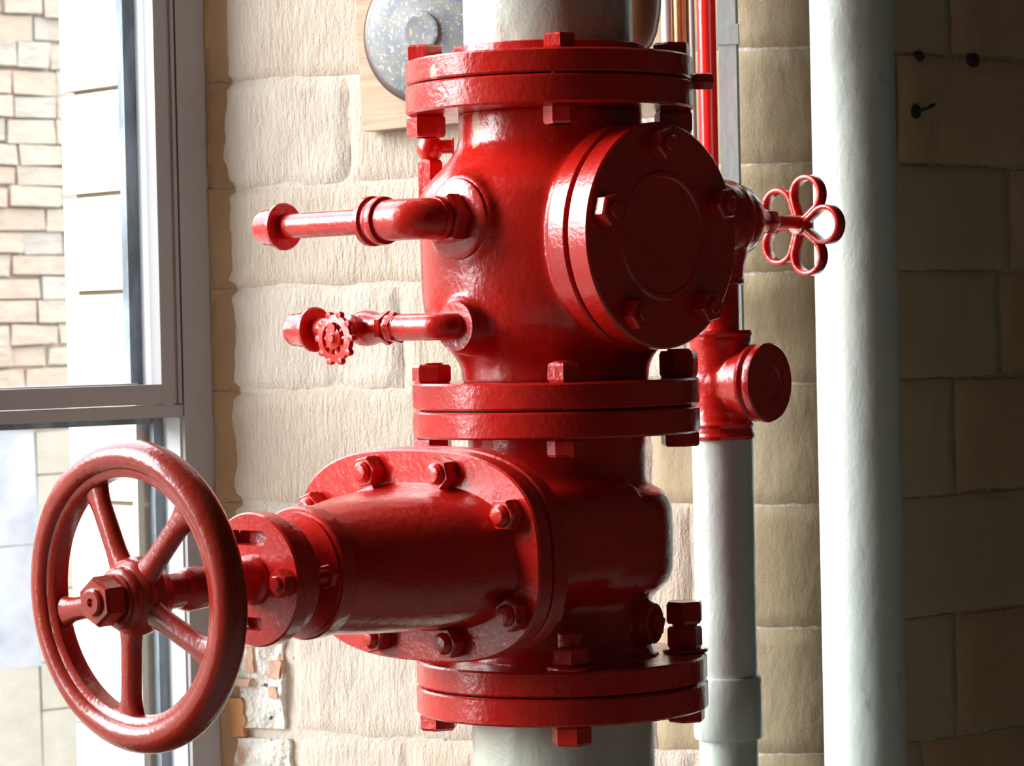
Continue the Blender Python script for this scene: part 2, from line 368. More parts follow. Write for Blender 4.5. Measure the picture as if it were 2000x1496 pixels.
# crumbled corner low on the reveal: rough plaster with bits of brick showing
uc = u_rev(566, 1350)
def rough_patch(u0, u1, z0, z1, d0, amp, m, name, seed, parent, res=.006):
    bm = BM(); nu = max(3, int((u1 - u0) / res)); nz = max(3, int((z1 - z0) / res)); g = []
    for j in range(nz + 1):
        row = []
        for i in range(nu + 1):
            u = u0 + (u1 - u0) * i / nu; z = z0 + (z1 - z0) * j / nz
            if i >= nu - 1: u += noise.noise(Vector((z * 65, seed, 0))) * .005
            if j in (0, nz): z += noise.noise(Vector((u * 80, seed, 2))) * .003
            d = d0 + noise.fractal(Vector((u * 22, z * 16, seed)), 1, 2, 4) * amp + noise.noise(Vector((u * 120, z * 90, seed))) * amp * .25
            if i in (0, nu) or j in (0, nz): d = -.03
            row.append(bm.verts.new(surf(max(0, u), z, d)))
        g.append(row)
    for j in range(nz):
        for i in range(nu): bm.faces.new((g[j][i], g[j][i + 1], g[j + 1][i + 1], g[j + 1][i]))
    return build(name, bm, m, parent, angle=60)
rough_patch(0.0, uc - .003, .976, 1.130, .0030, .0065, 'plaster', 'plaster_patch', 4, w_left)
rough_patch(0.0, .100, .67, .974, .0030, .0065, 'plaster', 'plaster_patch', 9, w_left)
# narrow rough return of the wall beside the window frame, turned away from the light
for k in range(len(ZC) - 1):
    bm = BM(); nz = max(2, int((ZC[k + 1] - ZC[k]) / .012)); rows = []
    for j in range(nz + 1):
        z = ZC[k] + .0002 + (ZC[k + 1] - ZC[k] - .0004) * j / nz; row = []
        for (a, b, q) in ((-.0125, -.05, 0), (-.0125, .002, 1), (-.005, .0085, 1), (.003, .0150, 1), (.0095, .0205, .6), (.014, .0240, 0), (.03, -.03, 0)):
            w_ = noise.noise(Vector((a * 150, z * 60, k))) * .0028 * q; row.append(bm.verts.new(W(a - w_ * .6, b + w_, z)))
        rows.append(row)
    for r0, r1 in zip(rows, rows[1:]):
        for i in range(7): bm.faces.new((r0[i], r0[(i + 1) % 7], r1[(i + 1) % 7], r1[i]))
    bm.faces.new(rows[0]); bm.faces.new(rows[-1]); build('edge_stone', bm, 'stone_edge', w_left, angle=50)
def uz_rev(px, py):
    d = at(px, py, 1.0) - EYE; t = (C0 - EYE).dot(RN) / d.dot(RN); P = EYE + d * t
    return (P - C0).dot(RD), P.z
for (x0, x1, y0, y1, mm, sd) in ((428, 485, 1357, 1442, 'brick', 1), (478, 505, 1256, 1318, 'brick2', 2), (524, 556, 1284, 1330, 'brick2', 3), (524, 552, 1334, 1368, 'brick2', 4), (430, 450, 1462, 1500, 'brick', 5), (455, 500, 1318, 1345, 'brick2', 6)):
    (ua, za), (ub, zb) = uz_rev(x0, y1), uz_rev(x1, y0)
    rough_patch(max(.001, ua), ub, za, zb, .0075, .0035, mm, 'brick', sd * 11, w_left, res=.004)

# solid core behind the stones, wall over, under and left of the window
def poly_wall(name, pts, z0, z1, m='room', kind='structure'):
    bm = BM(); prism(bm, [(W(a, b, 0).x, W(a, b, 0).y) for a, b in pts], z0, z1, Matrix.Identity(4))
    o = build(name, bm, m)
    if kind: tag(o, kind=kind)
    return o
rc = BC - C0; ba, bb = rc.dot(E), rc.dot(N)              # nose centre in window coordinates
BW = bb + RHO                                            # the inner wall face
OUT = -.24
poly_wall('wall_core', [(.035, -.02), (.035, OUT), (3.0, OUT), (3.0, BW - .045), (ba + .02, BW - .045), (ba - .055, bb + .01)], 0, 4.3)
AL = WIN_A0; al2 = AL - ba
poly_wall('wall_far', [(AL, 0), (AL, OUT), (-4.4, OUT), (-4.4, BW), (al2 - .12, BW), (al2, BW - .02), (al2 + .02, BW - .08)], 0, 4.3, 'stone_a')
poly_wall('wall_above', [(AL - .6, OUT), (.9, OUT), (.9, BW - .05), (AL - .6, BW - .05)], 4.0, 4.3, 'room')
poly_wall('wall_below', [(AL - .02, OUT), (.02, OUT), (.06, -.01), (ba - .06, BW - .1), (al2, BW - .1)], 0, WIN_Z0 - .02, 'stone_a')
RA0, RA1, RB1 = -4.4, 2.6, 6.0
bm = BM(); wbox(bm, RA0, RA1, OUT, RB1, -.1, 0); tag(build('floor', bm, 'roomfloor'), kind='structure')
bm = BM(); wbox(bm, RA0, RA1, OUT, RB1, 4.3, 4.4); tag(build('ceiling', bm, 'room'), kind='structure')
bm = BM(); wbox(bm, RA0 - .1, RA0, OUT, RB1, 0, 4.3); tag(build('wall_side', bm, 'room'), kind='structure')
bm = BM(); wbox(bm, RA1, RA1 + .1, OUT, RB1, 0, 4.3); tag(build('wall_end', bm, 'darkroom'), kind='structure')
bm = BM(); wbox(bm, RA0 - .1, RA1 + .1, RB1, RB1 + .1, 0, 4.3); tag(build('wall_back', bm, 'darkroom'), kind='structure')

# window: fixed frame, opening upper light, transom, glass
win = bpy.data.objects.new('window_1', None); COL.objects.link(win); win.location = W(-.7, 0, WIN_Z0); tag(win, kind='structure')
def wpart(name, m, boxes, bevel=.002, parent=win):
    bm = BM()
    for b in boxes: wbox(bm, *b)
    return build(name, bm, m, parent, bevel=bevel)
ZT = 1.4395
wpart('frame_stile', 'frame', [(-.058, -.0118, -.052, .0, WIN_Z0, WIN_Z1)])
wpart('sash_stile', 'frame', [(-.091, -.0605, -.028, -.003, ZT - .026, WIN_Z1)], bevel=.0025)
wpart('sash_bead', 'frame', [(-.0665, -.0615, -.01, .0005, ZT - .026, WIN_Z1)], bevel=.001)
wpart('sash_rail', 'frame', [(WIN_A0 + .05, -.0908, -.028, -.0032, ZT - .026, ZT)], bevel=.0025)
wpart('transom', 'frame', [(WIN_A0 + .02, -.0585, -.05, -.002, 1.396, ZT - .0275)], bevel=.002)
wpart('rebate', 'frame_edge', [(-.0912, -.0885, -.046, -.026, ZT - .01, WIN_Z1 - .02)], bevel=0)
wpart('rebate', 'frame_edge', [(-.0605, -.0580, -.046, -.008, WIN_Z0 + .02, 1.395)], bevel=0)
wpart('putty_strip', 'putty', [(-.110, -.089, -.060, -.046, ZT - .002, WIN_Z1 - .02)], bevel=.004)
wpart('putty_strip', 'putty', [(-.076, -.058, -.060, -.046, WIN_Z0 + .02, 1.394)], bevel=.004)
wpart('putty_strip', 'putty', [(WIN_A0 + .05, -.08, -.060, -.046, 1.387, 1.397)], bevel=.003)
wpart('putty_strip', 'frame_edge', [(WIN_A0 + .05, -.11, -.060, -.030, ZT - .004, ZT + .002)], bevel=.002)
wpart('pane', 'glass', [(WIN_A0 + .04, -.090, -.0335, -.030, ZT, WIN_Z1 - .03)], bevel=0)
wpart('pane', 'glass', [(WIN_A0 + .04, -.060, -.0335, -.030, WIN_Z0 + .03, 1.396)], bevel=0)
wpart('frame_stile', 'frame', [(WIN_A0 - .01, WIN_A0 + .06, -.052, 0, WIN_Z0, WIN_Z1)])
wpart('frame_head', 'frame', [(WIN_A0, -.058, -.052, 0, WIN_Z1 - .05, WIN_Z1 + .01)])
wpart('frame_sill', 'frame', [(WIN_A0, -.058, -.06, .01, WIN_Z0 - .03, WIN_Z0 + .04)])
wpart('mullion', 'frame', [(-1.66, -1.6, -.052, -.001, WIN_Z0, WIN_Z1)])
# outer jamb of big ashlar blocks beside the glass
jamb = bpy.data.objects.new('trim_1', None); COL.objects.link(jamb); jamb.location = W(-.05, -.2, .3); tag(jamb, kind='structure')
for k in range(2, len(ZC) - 1):
    bm = BM(); wbox(bm, -.084, .034, OUT, -.0605, ZC[k] + .003, ZC[k + 1] - .003)
    build('jamb_stone', bm, 'jamb', jamb, bevel=.012, segs=3)
bm = BM(); wbox(bm, -.070, .034, OUT + .012, -.0605, .36, 4.0); build('jamb_mortar', bm, 'ext_m', jamb)
bm = BM(); wbox(bm, -.094, -.060, -.072, -.0605, .4, 4.0); build('mastic_fillet', bm, 'jamb', jamb, bevel=.004)

# outdoors: ground and a rubble stone building with an ashlar base
bm = BM(); wbox(bm, -40, 30, -60, OUT, -1.1, -1.0); tag(build('ground', bm, 'ground'), kind='structure')
DB = -9.0
def ab_at(px, py):
    d = at(px, py, 1.0) - EYE; t = (W(0, DB, 0) - EYE).dot(N) / d.dot(N); P = EYE + d * t
    return (P - C0).dot(E), P.z
far = thing('stone_building', W(-3, DB, -1.0), 'sunlit rubble stone building seen outside through the window panes', 'building')
bm = BM(); wbox(bm, -16, 8, DB - .5, DB - .03, -1.0, 3.35); build('wall', bm, 'ext_wall', far)
bm = BM(); wbox(bm, ab_at(-60, 400)[0] - 1.6, ab_at(190, 400)[0] + .6, DB - .031, DB - .027, -1.0, 3.0); build('mortar', bm, 'ext_m', far)
a_l, _ = ab_at(-60, 400); a_r, _ = ab_at(190, 400)
def ext_block(a0, a1, z0, z1, m, seed, d=.02, name='stone_block', g=.006):
    bm = BM(); wbox(bm, a0 + g, a1 - g, DB - .06, DB - d, z0 + g, z1 - g)
    for v in bm.verts:
        q = Vector((v.co.x * 3, v.co.z * 7, seed))
        v.co += E * noise.noise(q) * .02 + Vector((0, 0, noise.noise(q + Vector((5, 5, 5))) * .018)) + N * noise.noise(q * 2) * .012
    build(name, bm, m, far, bevel=.012)
ys = [-40, -12, 30, 80, 135, 187, 232, 280, 322, 364, 406, 452, 497, 541, 585, 632, 676, 716, 760, 800, 836]
zs = [ab_at(60, y)[1] for y in ys]
for k in range(len(zs) - 1):
    a = a_l - 1.5 - .1 * random.random(); i = 0
    while a < a_r + .45:
        w_ = random.uniform(.16, .34); ext_block(a, a + w_, zs[k + 1], zs[k], random.choice(['ext_a', 'ext_a', 'ext_b', 'ext_b', 'ext_c']), k * 13 + i, d=random.uniform(-.015, .015)); a += w_; i += 1
av, _ = ab_at(76, 1100)
zb = [ab_at(40, y)[1] for y in (838, 1067, 1303, 1660)]
for k in range(3): ext_block(a_l - .2, av, zb[k + 1], zb[k], ['ext_g', 'ext_g', 'ext_t'][k], 90 + k, d=.0, g=.003)
zt_ = [ab_at(110, y)[1] for y in (838, 925, 1030, 1150, 1290, 1385, 1640)]
for k in range(6): ext_block(av, a_r + .1, zt_[k + 1], zt_[k], 'ext_t', 120 + k, d=.0, g=.003)

# ================================================================== THE PIPES BEHIND
HZ = 643
def zy(y): return 1.5 - (y - HZ) * .0005             # height on the valve's own axis (2.85 m away) for a pixel row
def pipe(name, px, py, Y, r, z0, z1, m, label, cat='pipe', extra=()):
    p = at(px, py, Y); o = thing(name, (p.x, p.y, z0), label, cat)
    bm = BM(); vcyl(bm, p.x, p.y, r, z0, z1, 56); build('tube', bm, m, o)
    return o, p
big, pb = pipe('large_pipe', 1675, 645, 3.25, .0463, 0, 4.3, 'pale', 'thick pale green-grey vertical pipe in front of the dark stone wall')
bm = BM(); lathe(bm, [(.046, 0), (.075, 0), (.075, .012), (.047, .014)], Matrix.Translation((pb.x, pb.y, 0)), 40, closed=True); build('base_flange', bm, 'pale', big)
thin, pt = pipe('thin_red_pipe', 1392, 645, 3.43, .0112, 0, 4.3, 'thinred', 'thin bright red vertical pipe behind the top flange')
cop, pc = pipe('copper_pipe', 1342, 645, 3.50, .0104, 1.56, 4.3, 'copper', 'bare copper tube rising behind the top flange beside the thin red pipe')
bm = BM(); tube(bm, [Vector((pc.x, pc.y, 1.565)), Vector((pc.x, pc.y + .004, 1.552)), Vector((pc.x, pc.y + .016, 1.545)), Vector((pc.x, pc.y + .20, 1.545))], .0103, 16); build('bend', bm, 'copper', cop)
con2, pc2 = pipe('slim_conduit', 1363, 645, 3.53, .0040, 0, 4.3, 'strip', 'slim pale conduit between the copper tube and the thin red pipe', 'conduit')
con3, pc3 = pipe('pale_conduit', 1314, 645, 3.50, .0060, 1.5, 4.3, 'pale', 'narrow pale grey tube showing left of the copper pipe', 'conduit')
ps = at(1436, 645, 3.47); trk = thing('cable_trunking', (ps.x, ps.y, 0), 'flat lilac-grey painted trunking with red stains beside the thin red pipe', 'trunking')
bm = BM(); prism(bm, [(-.0125, -.005), (.0085, -.005), (.0105, .004), (-.0105, .004)], 0, 4.3, Matrix.Translation((ps.x, ps.y, 0)) @ Matrix.Rotation(R(-10), 4, 'Z')); build('cover', bm, 'strip', trk, bevel=.001)
for zz in (.3, 1.0, 1.845, 2.6):
    bm = BM(); prism(bm, [(-.0145, -.0065), (.0115, -.0065), (.0115, .005), (-.0145, .005)], zz - .012, zz + .012, Matrix.Translation((ps.x, ps.y, 0)) @ Matrix.Rotation(R(-10), 4, 'Z')); build('clip', bm, 'strip', trk, bevel=.001)
# brown rounded vessel end behind the riser
pv = at(1240, 60, 3.15); ves = thing('brown_vessel', (pv.x, pv.y, pv.z), 'rounded brown metal vessel end behind the grey riser pipe', 'vessel')
bm = BM(); zb0 = at(1240, 105, 3.15).z
lathe(bm, [(0, zb0), (.010, zb0 + .001), (.018, zb0 + .008), (.024, zb0 + .022), (.0285, zb0 + .045), (.0305, zb0 + .075), (.0305, 4.3), (0, 4.3)], Matrix.Translation((pv.x, pv.y, 0)), 40); build('shell', bm, 'brownmetal', ves, angle=60)

# alarm bell on its board
ug = u_rev(861, 70); gc = surf(ug, at(861, 71, 3.74).z)
bell = thing('alarm_bell', gc, 'round dusty grey alarm bell with a raised centre on the wall', 'bell')
GM = frame(gc, RN) @ Matrix.Diagonal((.93, .93, 1, 1))
bm = BM(); lathe(bm, [(0, .052), (.0, .0585), (.0205, .0585), (.0235, .0588), (.0262, .0580), (.0270, .0548), (.031, .0535), (.060, .0515), (.084, .047), (.0885, .043), (.0895, .038), (.0895, .030), (.088, .030), (.086, .040), (.055, .048), (0, .050)][1:], GM, 64); build('gong', bm, 'gong', bell, angle=40)
bm = BM(); lathe(bm, [(.0870, .042), (.0930, .0415), (.0975, .039), (.0985, .034), (.0960, .029), (.087, .029)], GM, 64, closed=True); build('rim', bm, 'gong_rim', bell, angle=60)  # dark tone and wider lip stand in for the rim's shadow side
bm = BM(); lathe(bm, [(0, .026), (.03, .026), (.03, .047), (0, .047)], GM, 32); build('mount', bm, 'gong_rim', bell)
cb = surf(u_rev(790, 50), gc.z); BMx = frame(cb, RN) @ Matrix.Rotation(R(2), 4, 'Z')
board = thing('bell_board', cb, 'pale wooden backing board under the grey alarm bell', 'board')
bl = -(u_rev(790, 50) - u_rev(704, 150)) + .011; bh = at(715, 258, 3.79).z - gc.z
bm = BM(); prism(bm, [(bl, bh), (.165, bh), (.165, .26), (bl, .26)], .004, .026, BMx); build('panel', bm, 'wood', board, bevel=.002)
# iron scraps left in the dark wall
for (px, py, lab) in ((1797, 110, 'small rusty wall plug in the upper joint of the dark wall'), (1902, 118, 'larger rusty wall plug right of the small one in the dark wall'), (1788, 218, 'bent iron hook stub low in the second stone course of the dark wall')):
    P = surf(u_dark(px, py), 0); d = at(px, py, 1.0) - EYE; z = (EYE + d * ((P - EYE).dot(N) / d.dot(N))).z; P.z = z
    o = thing('iron_stub', P, lab, 'iron stub'); s_ = .007 if py < 115 else .010
    bm = BM(); lathe(bm, [(0, -.01), (s_, -.01), (s_ * .9, .002), (s_ * .4, .004), (0, .004)], frame(P, N), 9); build('plug', bm, 'iron', o)
    if py > 200:
        bm = BM(); tube(bm, [P + N * .004, P + N * .012 + E * .01 + Vector((0, 0, .004)), P + N * .01 + E * .024 + Vector((0, 0, .009))], .0022, 8); build('hook', bm, 'iron', o)

# ================================================================== RISER AND VALVES
VX, VY = at(1083, 643, 2.85).x, 2.85
VM = Matrix.Translation((VX, VY, 0))
AV = R(46); e2 = Vector((math.cos(AV), math.sin(AV), 0)); n2 = Vector((math.sin(AV), -math.cos(AV), 0))
def dirw(deg):                                            # 0 = towards the camera, 90 = to the right
    return Vector((math.sin(R(deg)), -math.cos(R(deg)), 0))
def flange(bm, r, y0, y1, c=.002):                        # a disc on the riser between two pixel rows
    return lathe(bm, [(.07, zy(y1)), (r - c, zy(y1)), (r, zy(y1) + c), (r, zy(y0) - c), (r - c, zy(y0)), (.07, zy(y0))], VM, 96, closed=True)
BCR = .121
def bolt(parent, deg, y_top_face, y_bot_face, top_h, bot_h, r=.0205, ph=None, tip=.004, name='bolt', rb=BCR, btip=0):
    c = Vector((VX, VY, 0)) + dirw(deg) * rb; mt = Matrix.Translation(c); zt, zb_ = zy(y_top_face), zy(y_bot_face)
    ph = random.uniform(0, 1) if ph is None else ph
    bm = BM(); hexn(bm, mt, r, zt, zt + top_h, ph)
    cyl(bm, .0115, zb_ - bot_h - btip, zt + top_h + tip, mt, 20, .001)
    hexn(bm, mt, r, zb_ - bot_h, zb_, ph + .5)
    return build(name, bm, 'red', parent, angle=25)

# --- upper riser with its companion flange
riser = thing('riser_pipe', (VX, VY, zy(158)), 'wide grey-green riser pipe entering the top red flange', 'pipe')
bm = BM(); vcyl(bm, VX, VY, .0825, zy(106), 4.3, 72); build('tube', bm, 'riser', riser)
bm = BM(); flange(bm, .140, 119, 164.5)
lathe(bm, [(.07, zy(120)), (.0965, zy(120)), (.095, zy(116)), (.0945, zy(97)), (.0925, zy(95)), (.07, zy(95))], VM, 96, closed=True)
tag(build('flange', bm, 'red_chip2', riser), 'red companion flange with chipped paint on the grey pipe')

# --- alarm valve
av = thing('alarm_valve', (VX, VY, zy(794)), 'big red cast alarm valve with a round bolted cover between top and middle flanges', 'valve')
bm = BM(); flange(bm, .1405, 167.5, 222); build('top_flange', bm, 'red_dirty', av)
bm = BM(); flange(bm, .1400, 742, 793); build('bottom_flange', bm, 'red', av)
bm = BM(); cyl(bm, .128, zy(167.8), zy(164), VM, 64, .0002); build('gasket', bm, 'iron', av)
bm = BM()
prof = [(.0905, 218), (.0895, 232), (.0895, 262), (.0910, 285), (.0975, 305), (.1085, 330), (.1195, 352), (.1265, 375), (.1290, 400), (.1295, 440), (.1290, 560), (.1275, 600), (.1220, 632), (.1130, 658), (.1025, 682), (.0950, 702), (.0915, 722), (.0915, 745)]
lathe(bm, [(0, zy(218))] + [(r, zy(y)) for r, y in prof] + [(0, zy(745))], VM, 96)
ZCV = 1.5 - (466 - 645) / 2080.0                       # height of the cover's centre
VP = Vector((VX, VY, 0))
def onv(d, t, z): return VP + d * t + Vector((0, 0, z))
CM = frame(onv(n2, 0, ZCV), n2)
lathe(bm, [(0, 0), (.094, 0), (.094, .105), (.0, .105)], CM, 96)
lathe(bm, [(0, .10), (.092, .08), (.106, .093), (.107, .0975), (.107, .1145), (0, .1145)], CM, 96)
UPB = onv(-e2, 0, 1.5 + .106); LOB = onv(-e2, 0, 1.505)
lathe(bm, [(0, 0), (.046, 0), (.046, .115), (.042, .130), (0, .130)], frame(UPB, -e2), 48)
lathe(bm, [(0, 0), (.030, 0), (.030, .115), (.025, .134), (0, .134)], frame(LOB, -e2), 48)
lathe(bm, [(0, 0), (.044, 0), (.040, .20), (0, .20)], frame(onv(e2, 0, 1.605), e2), 48)
body = build('body', bm, 'red_chip', av)
evaluated(body, [('REMESH', dict(mode='VOXEL', voxel_size=.0028)), ('SMOOTH', dict(factor=.5, iterations=14))])
# crisp flange edge of the branch, in front of the cast body
bm = BM(); lathe(bm, [(.06, .092), (.1045, .092), (.1075, .095), (.1075, .1135), (.1060, .115), (.06, .115)], CM, 96, closed=True); build('branch_flange', bm, 'red', av)
bm = BM(); lathe(bm, [(.0, .113), (.101, .113), (.101, .119), (0, .119)], CM, 96); build('gasket', bm, 'iron', av)
cover = lathe(BM(), [(0, .1185), (.1055, .1185), (.1070, .120), (.1070, .1415), (.1050, .1432), (.0615, .1432), (.0595, .1450), (.0560, .1450), (.0540, .1434), (.0, .1434)], CM, 96)
cover = build('cover_plate', cover, 'red_dirty', av)
for k in range(5):
    a = R(90 + 72 * k + 3)
    c = CM @ Vector((.0865 * math.cos(a), .0865 * math.sin(a), 0)); mt = frame(c, n2)
    bm = BM(); hexn(bm, mt, .0158, .143, .157, .3 + k); cyl(bm, .0075, .157, .161, mt, 16, .001); build('bolt', bm, 'red_dirty', cover, angle=25)
# bolts of top and middle flanges
for (deg, th, bh_) in ((4, .014, .019), (94, .015, .0215), (184, .016, .02), (274, .016, .0215)):
    bolt(av, deg, 119, 222, th, bh_, r=.0190 if deg != 4 else .0165, ph={4: .55, 94: .25, 184: .3, 274: .62}[deg], tip=0)
for (deg, th, bh_, r_) in ((3, .018, .017, .0175), (93, .026, .0145, .0195), (183, .018, .016, .019), (273, .0175, .0145, .0192)):
    bolt(av, deg, 742, 848, th, bh_, r=r_, ph={3: .45, 93: .2, 183: .3, 273: .9}[deg], tip=.002)
# jacking screw on the right of the top flange
bm = BM(); mt = frame(Vector((VX, VY, zy(163))) + dirw(96) * .13, dirw(96)); cyl(bm, .0065, 0, .02, mt, 16); hexn(bm, mt, .0088, .012, .031, .2); build('screw_plug', bm, 'red', av, angle=25)

# --- upper side pipe: collar, hex, elbow, tube, end bell
UPIPE = UPB
sp = thing('upper_side_pipe', onv(-e2, .14, UPB.z), 'red side pipe with fat elbow and open end bell at the upper boss', 'pipe')
mt = frame(UPB, -e2)
bm = BM(); lathe(bm, [(0, .125), (.0375, .125), (.0392, .128), (.0380, .1325), (.034, .1345), (0, .1345)], mt, 48); build('collar', bm, 'red', sp)
bm = BM(); hexn(bm, mt, .0250, .134, .1530, .15); cyl(bm, .0140, .150, .172, mt, 24); build('hex_bush', bm, 'red', sp, angle=25)
EC = onv(-e2, .180, UPB.z); w2 = -n2
def elbow_pts(c, d1, d2, rad, n=12):
    """quarter turn from travelling along d1 to travelling along d2, corner point c"""
    o = c - d1 * rad + d2 * rad; return [o + (-d2) * rad * math.cos(t * PI / 2 / n) + d1 * rad * math.sin(t * PI / 2 / n) for t in range(n + 1)]
bm = BM(); ep = elbow_pts(EC, -e2, w2, .024); ep = [EC + e2 * .0245] + ep + [EC + w2 * .052]
tube(bm, ep, .0195, 32)
m2 = frame(EC + w2 * .05, w2); lathe(bm, [(.0, -.004), (.0225, -.004), (.0235, 0), (.0225, .005), (.0208, .007), (.0208, .010), (.0238, .012), (.0240, .017), (.0215, .020), (0, .020)], m2, 40)
m3 = frame(EC + e2 * .020, -e2); lathe(bm, [(0, -.005), (.0195, -.005), (.0212, -.002), (.0200, .003), (0, .003)], m3, 40)
build('elbow', bm, 'red', sp, angle=40)
bm = BM(); tube(bm, [EC + w2 * .06, EC + w2 * .207], .0122, 28); build('tube', bm, 'red', sp)
m4 = frame(EC + w2 * .187, w2); bm = BM(); lathe(bm, [(.0, 0), (.0215, 0), (.0232, .002), (.0232, .0055), (.0195, .008), (.0190, .013), (.0180, .015), (.0182, .021), (.0172, .023), (.0172, .029), (.0155, .033), (.012, .034), (.012, .020), (0, .020)], m4, 40); build('end_bell', bm, 'red', sp)

# --- lower side pipe with a small wheel cock
lp = thing('drain_cock', onv(-e2, .14, LOB.z), 'small red drain cock with a perforated round knob on the lower boss', 'cock')
mt = frame(LOB, -e2)
bm = BM(); lathe(bm, [(0, .130), (.0235, .130), (.0250, .133), (.0235, .1375), (0, .1375)], mt, 40); build('collar', bm, 'red_dirty', lp)
EC = onv(-e2, .152, LOB.z)
bm = BM(); tube(bm, [EC + e2 * .03] + elbow_pts(EC, -e2, w2, .018) + [EC + w2 * .072], .0130, 28); build('elbow', bm, 'red', lp)
bm = BM()
m5 = frame(EC + w2 * .060, w2); hexn(bm, m5, .0158, 0, .0085, .2); hexn(bm, m5, .0165, .0125, .0210, .5); cyl(bm, .0135, -.002, .03, m5, 28); build('union_nut', bm, 'red', lp, angle=25)
bm = BM(); VC = EC + w2 * .105; m6 = frame(VC, w2)
lathe(bm, [(0, -.026), (.0140, -.026), (.0140, -.016), (.0165, -.008), (.0175, 0), (.0165, .008), (.0135, .016), (.0130, .024), (0, .024)], m6, 32)
m7 = frame(VC, -e2); lathe(bm, [(0, 0), (.0125, 0), (.0115, .018), (.0135, .020), (.0135, .026), (.008, .028), (.006, .030), (.006, .048), (0, .048)], m7, 24)
build('valve_body', bm, 'red', lp, angle=40)
WC = VC - e2 * .0440 + Vector((.002, 0, -.009)); m8 = frame(WC, -e2) @ Matrix.Scale(.88, 4)
knob = bmesh.new()
lathe(knob, [(.0175, -.0040), (.0255, -.0030), (.0262, 0), (.0255, .0030), (.0175, .0040), (.0165, 0)], m8, 44, closed=True)
for k in range(10):
    a = 2 * PI * k / 10; c = m8 @ Vector((.0262 * math.cos(a), .0262 * math.sin(a), 0)); lathe(knob, [(0, -.0033), (.0032, -.0028), (.0036, 0), (.0032, .0030), (0, .0034)], frame(c, -e2), 10)
    tube(knob, [m8 @ Vector((.010 * math.cos(a), .010 * math.sin(a), .001)), m8 @ Vector((.019 * math.cos(a), .019 * math.sin(a), 0))], [.0024, .0022], 8)
lathe(knob, [(0, -.004), (.0122, -.004), (.0130, 0), (.0118, .0045), (.006, .006), (.004, .008), (0, .008)], m8, 24)
build('knob', knob, 'red_dirty', lp, angle=35)
bm = BM(); tube(bm, [VC + w2 * .02, VC + w2 * .085], .0115, 24); build('tube', bm, 'red', lp)
m9 = frame(EC + w2 * .176, w2); bm = BM(); lathe(bm, [(.0, 0), (.0205, 0), (.0222, .002), (.0222, .0055), (.0190, .008), (.0185, .013), (.0172, .016), (.0172, .022), (.0160, .026), (.0160, .033), (.014, .036), (.011, .036), (.011, .022), (0, .022)], m9, 40); build('end_bell', bm, 'red', lp)

# --- ball fitting behind the shoulder on the left
pf = at(840, 290, 2.93); bf = thing('ball_fitting', (pf.x, pf.y, at(845, 400, 2.93).z), 'small red ball fitting on a hex nut behind the left shoulder of the big valve', 'fitting')
bm = BM(); mt = Matrix.Translation((pf.x, pf.y, 0)); z = lambda y: at(840, y, 2.93).z
cyl(bm, .0085, z(590), z(240), mt, 20)
lathe(bm, [(0, z(315)), (.0070, z(315)), (.0100, z(309)), (.0125, z(300)), (.0135, z(290)), (.0120, z(279)), (.0100, z(270)), (.0085, z(262)), (.0085, z(256)), (0, z(256))], mt, 28)
tube(bm, [Vector((pf.x - .003, pf.y, pf.z)), Vector((pf.x - .013, pf.y - .002, pf.z))], [.010, .0035], 16)
build('ball', bm, 'red', bf, angle=45)
bm = BM(); lathe(bm, [(0, z(470)), (.0140, z(470)), (.0140, z(318)), (.0115, z(313)), (0, z(313))], mt, 6, .5); build('hex_nut', bm, 'red', bf, angle=25)
bm = BM(); tube(bm, [Vector((pf.x, pf.y, z(287))), Vector((pf.x + .024, pf.y, z(287)))], .0072, 20); cyl(bm, .0090, 0, .002, frame(Vector((pf.x + .022, pf.y, z(287))), Vector((1, 0, 0))), 20, .0004); build('side_spigot', bm, 'red', bf)

# --- angle valve on the right with a five-petal handle
ZA = at(1425, 430, 3.03).z
def onr(t, zz=0): return VP + e2 * t + Vector((0, 0, ZA + zz))
an = thing('angle_valve', onr(.255), 'red angle valve with a five-petal flower handle right of the round cover', 'valve')
bm = BM(); ax = frame(onr(0), e2)
lathe(bm, [(0, .11), (.042, .11), (.038, .19), (.043, .215), (.0455, .235), (.042, .258), (0, .258)], ax, 48)
px_ = onr(.252); lathe(bm, [(0, ZA + .01), (.030, ZA + .01), (.030, ZA - .035), (.0265, ZA - .048), (.0255, ZA - .062), (0, ZA - .062)], Matrix.Translation((px_.x, px_.y, 0)), 40)
ab = build('body', bm, 'red', an); evaluated(ab, [('REMESH', dict(mode='VOXEL', voxel_size=.002)), ('SMOOTH', dict(factor=.5, iterations=8))])
bm = BM(); lathe(bm, [(0, .250), (.0405, .250), (.0428, .253), (.0428, .260), (.0405, .2635), (.0400, .271), (.0370, .282), (.0310, .293), (.0230, .303), (.0165, .311), (.0145, .322), (0, .322)], ax, 48); build('bonnet', bm, 'red', an)
bm = BM(); hexn(bm, ax, .0135, .320, .341, .2); build('packing_nut', bm, 'red', an, angle=25)
bm = BM(); tube(bm, [onr(.335), onr(.393)], .0072, 20); build('stem', bm, 'red', an)
FC = onr(.389, -.004)
FM = frame(FC, e2) @ Matrix.Rotation(R(0), 4, 'Z')
bm = BM(); RIM_R = .0545
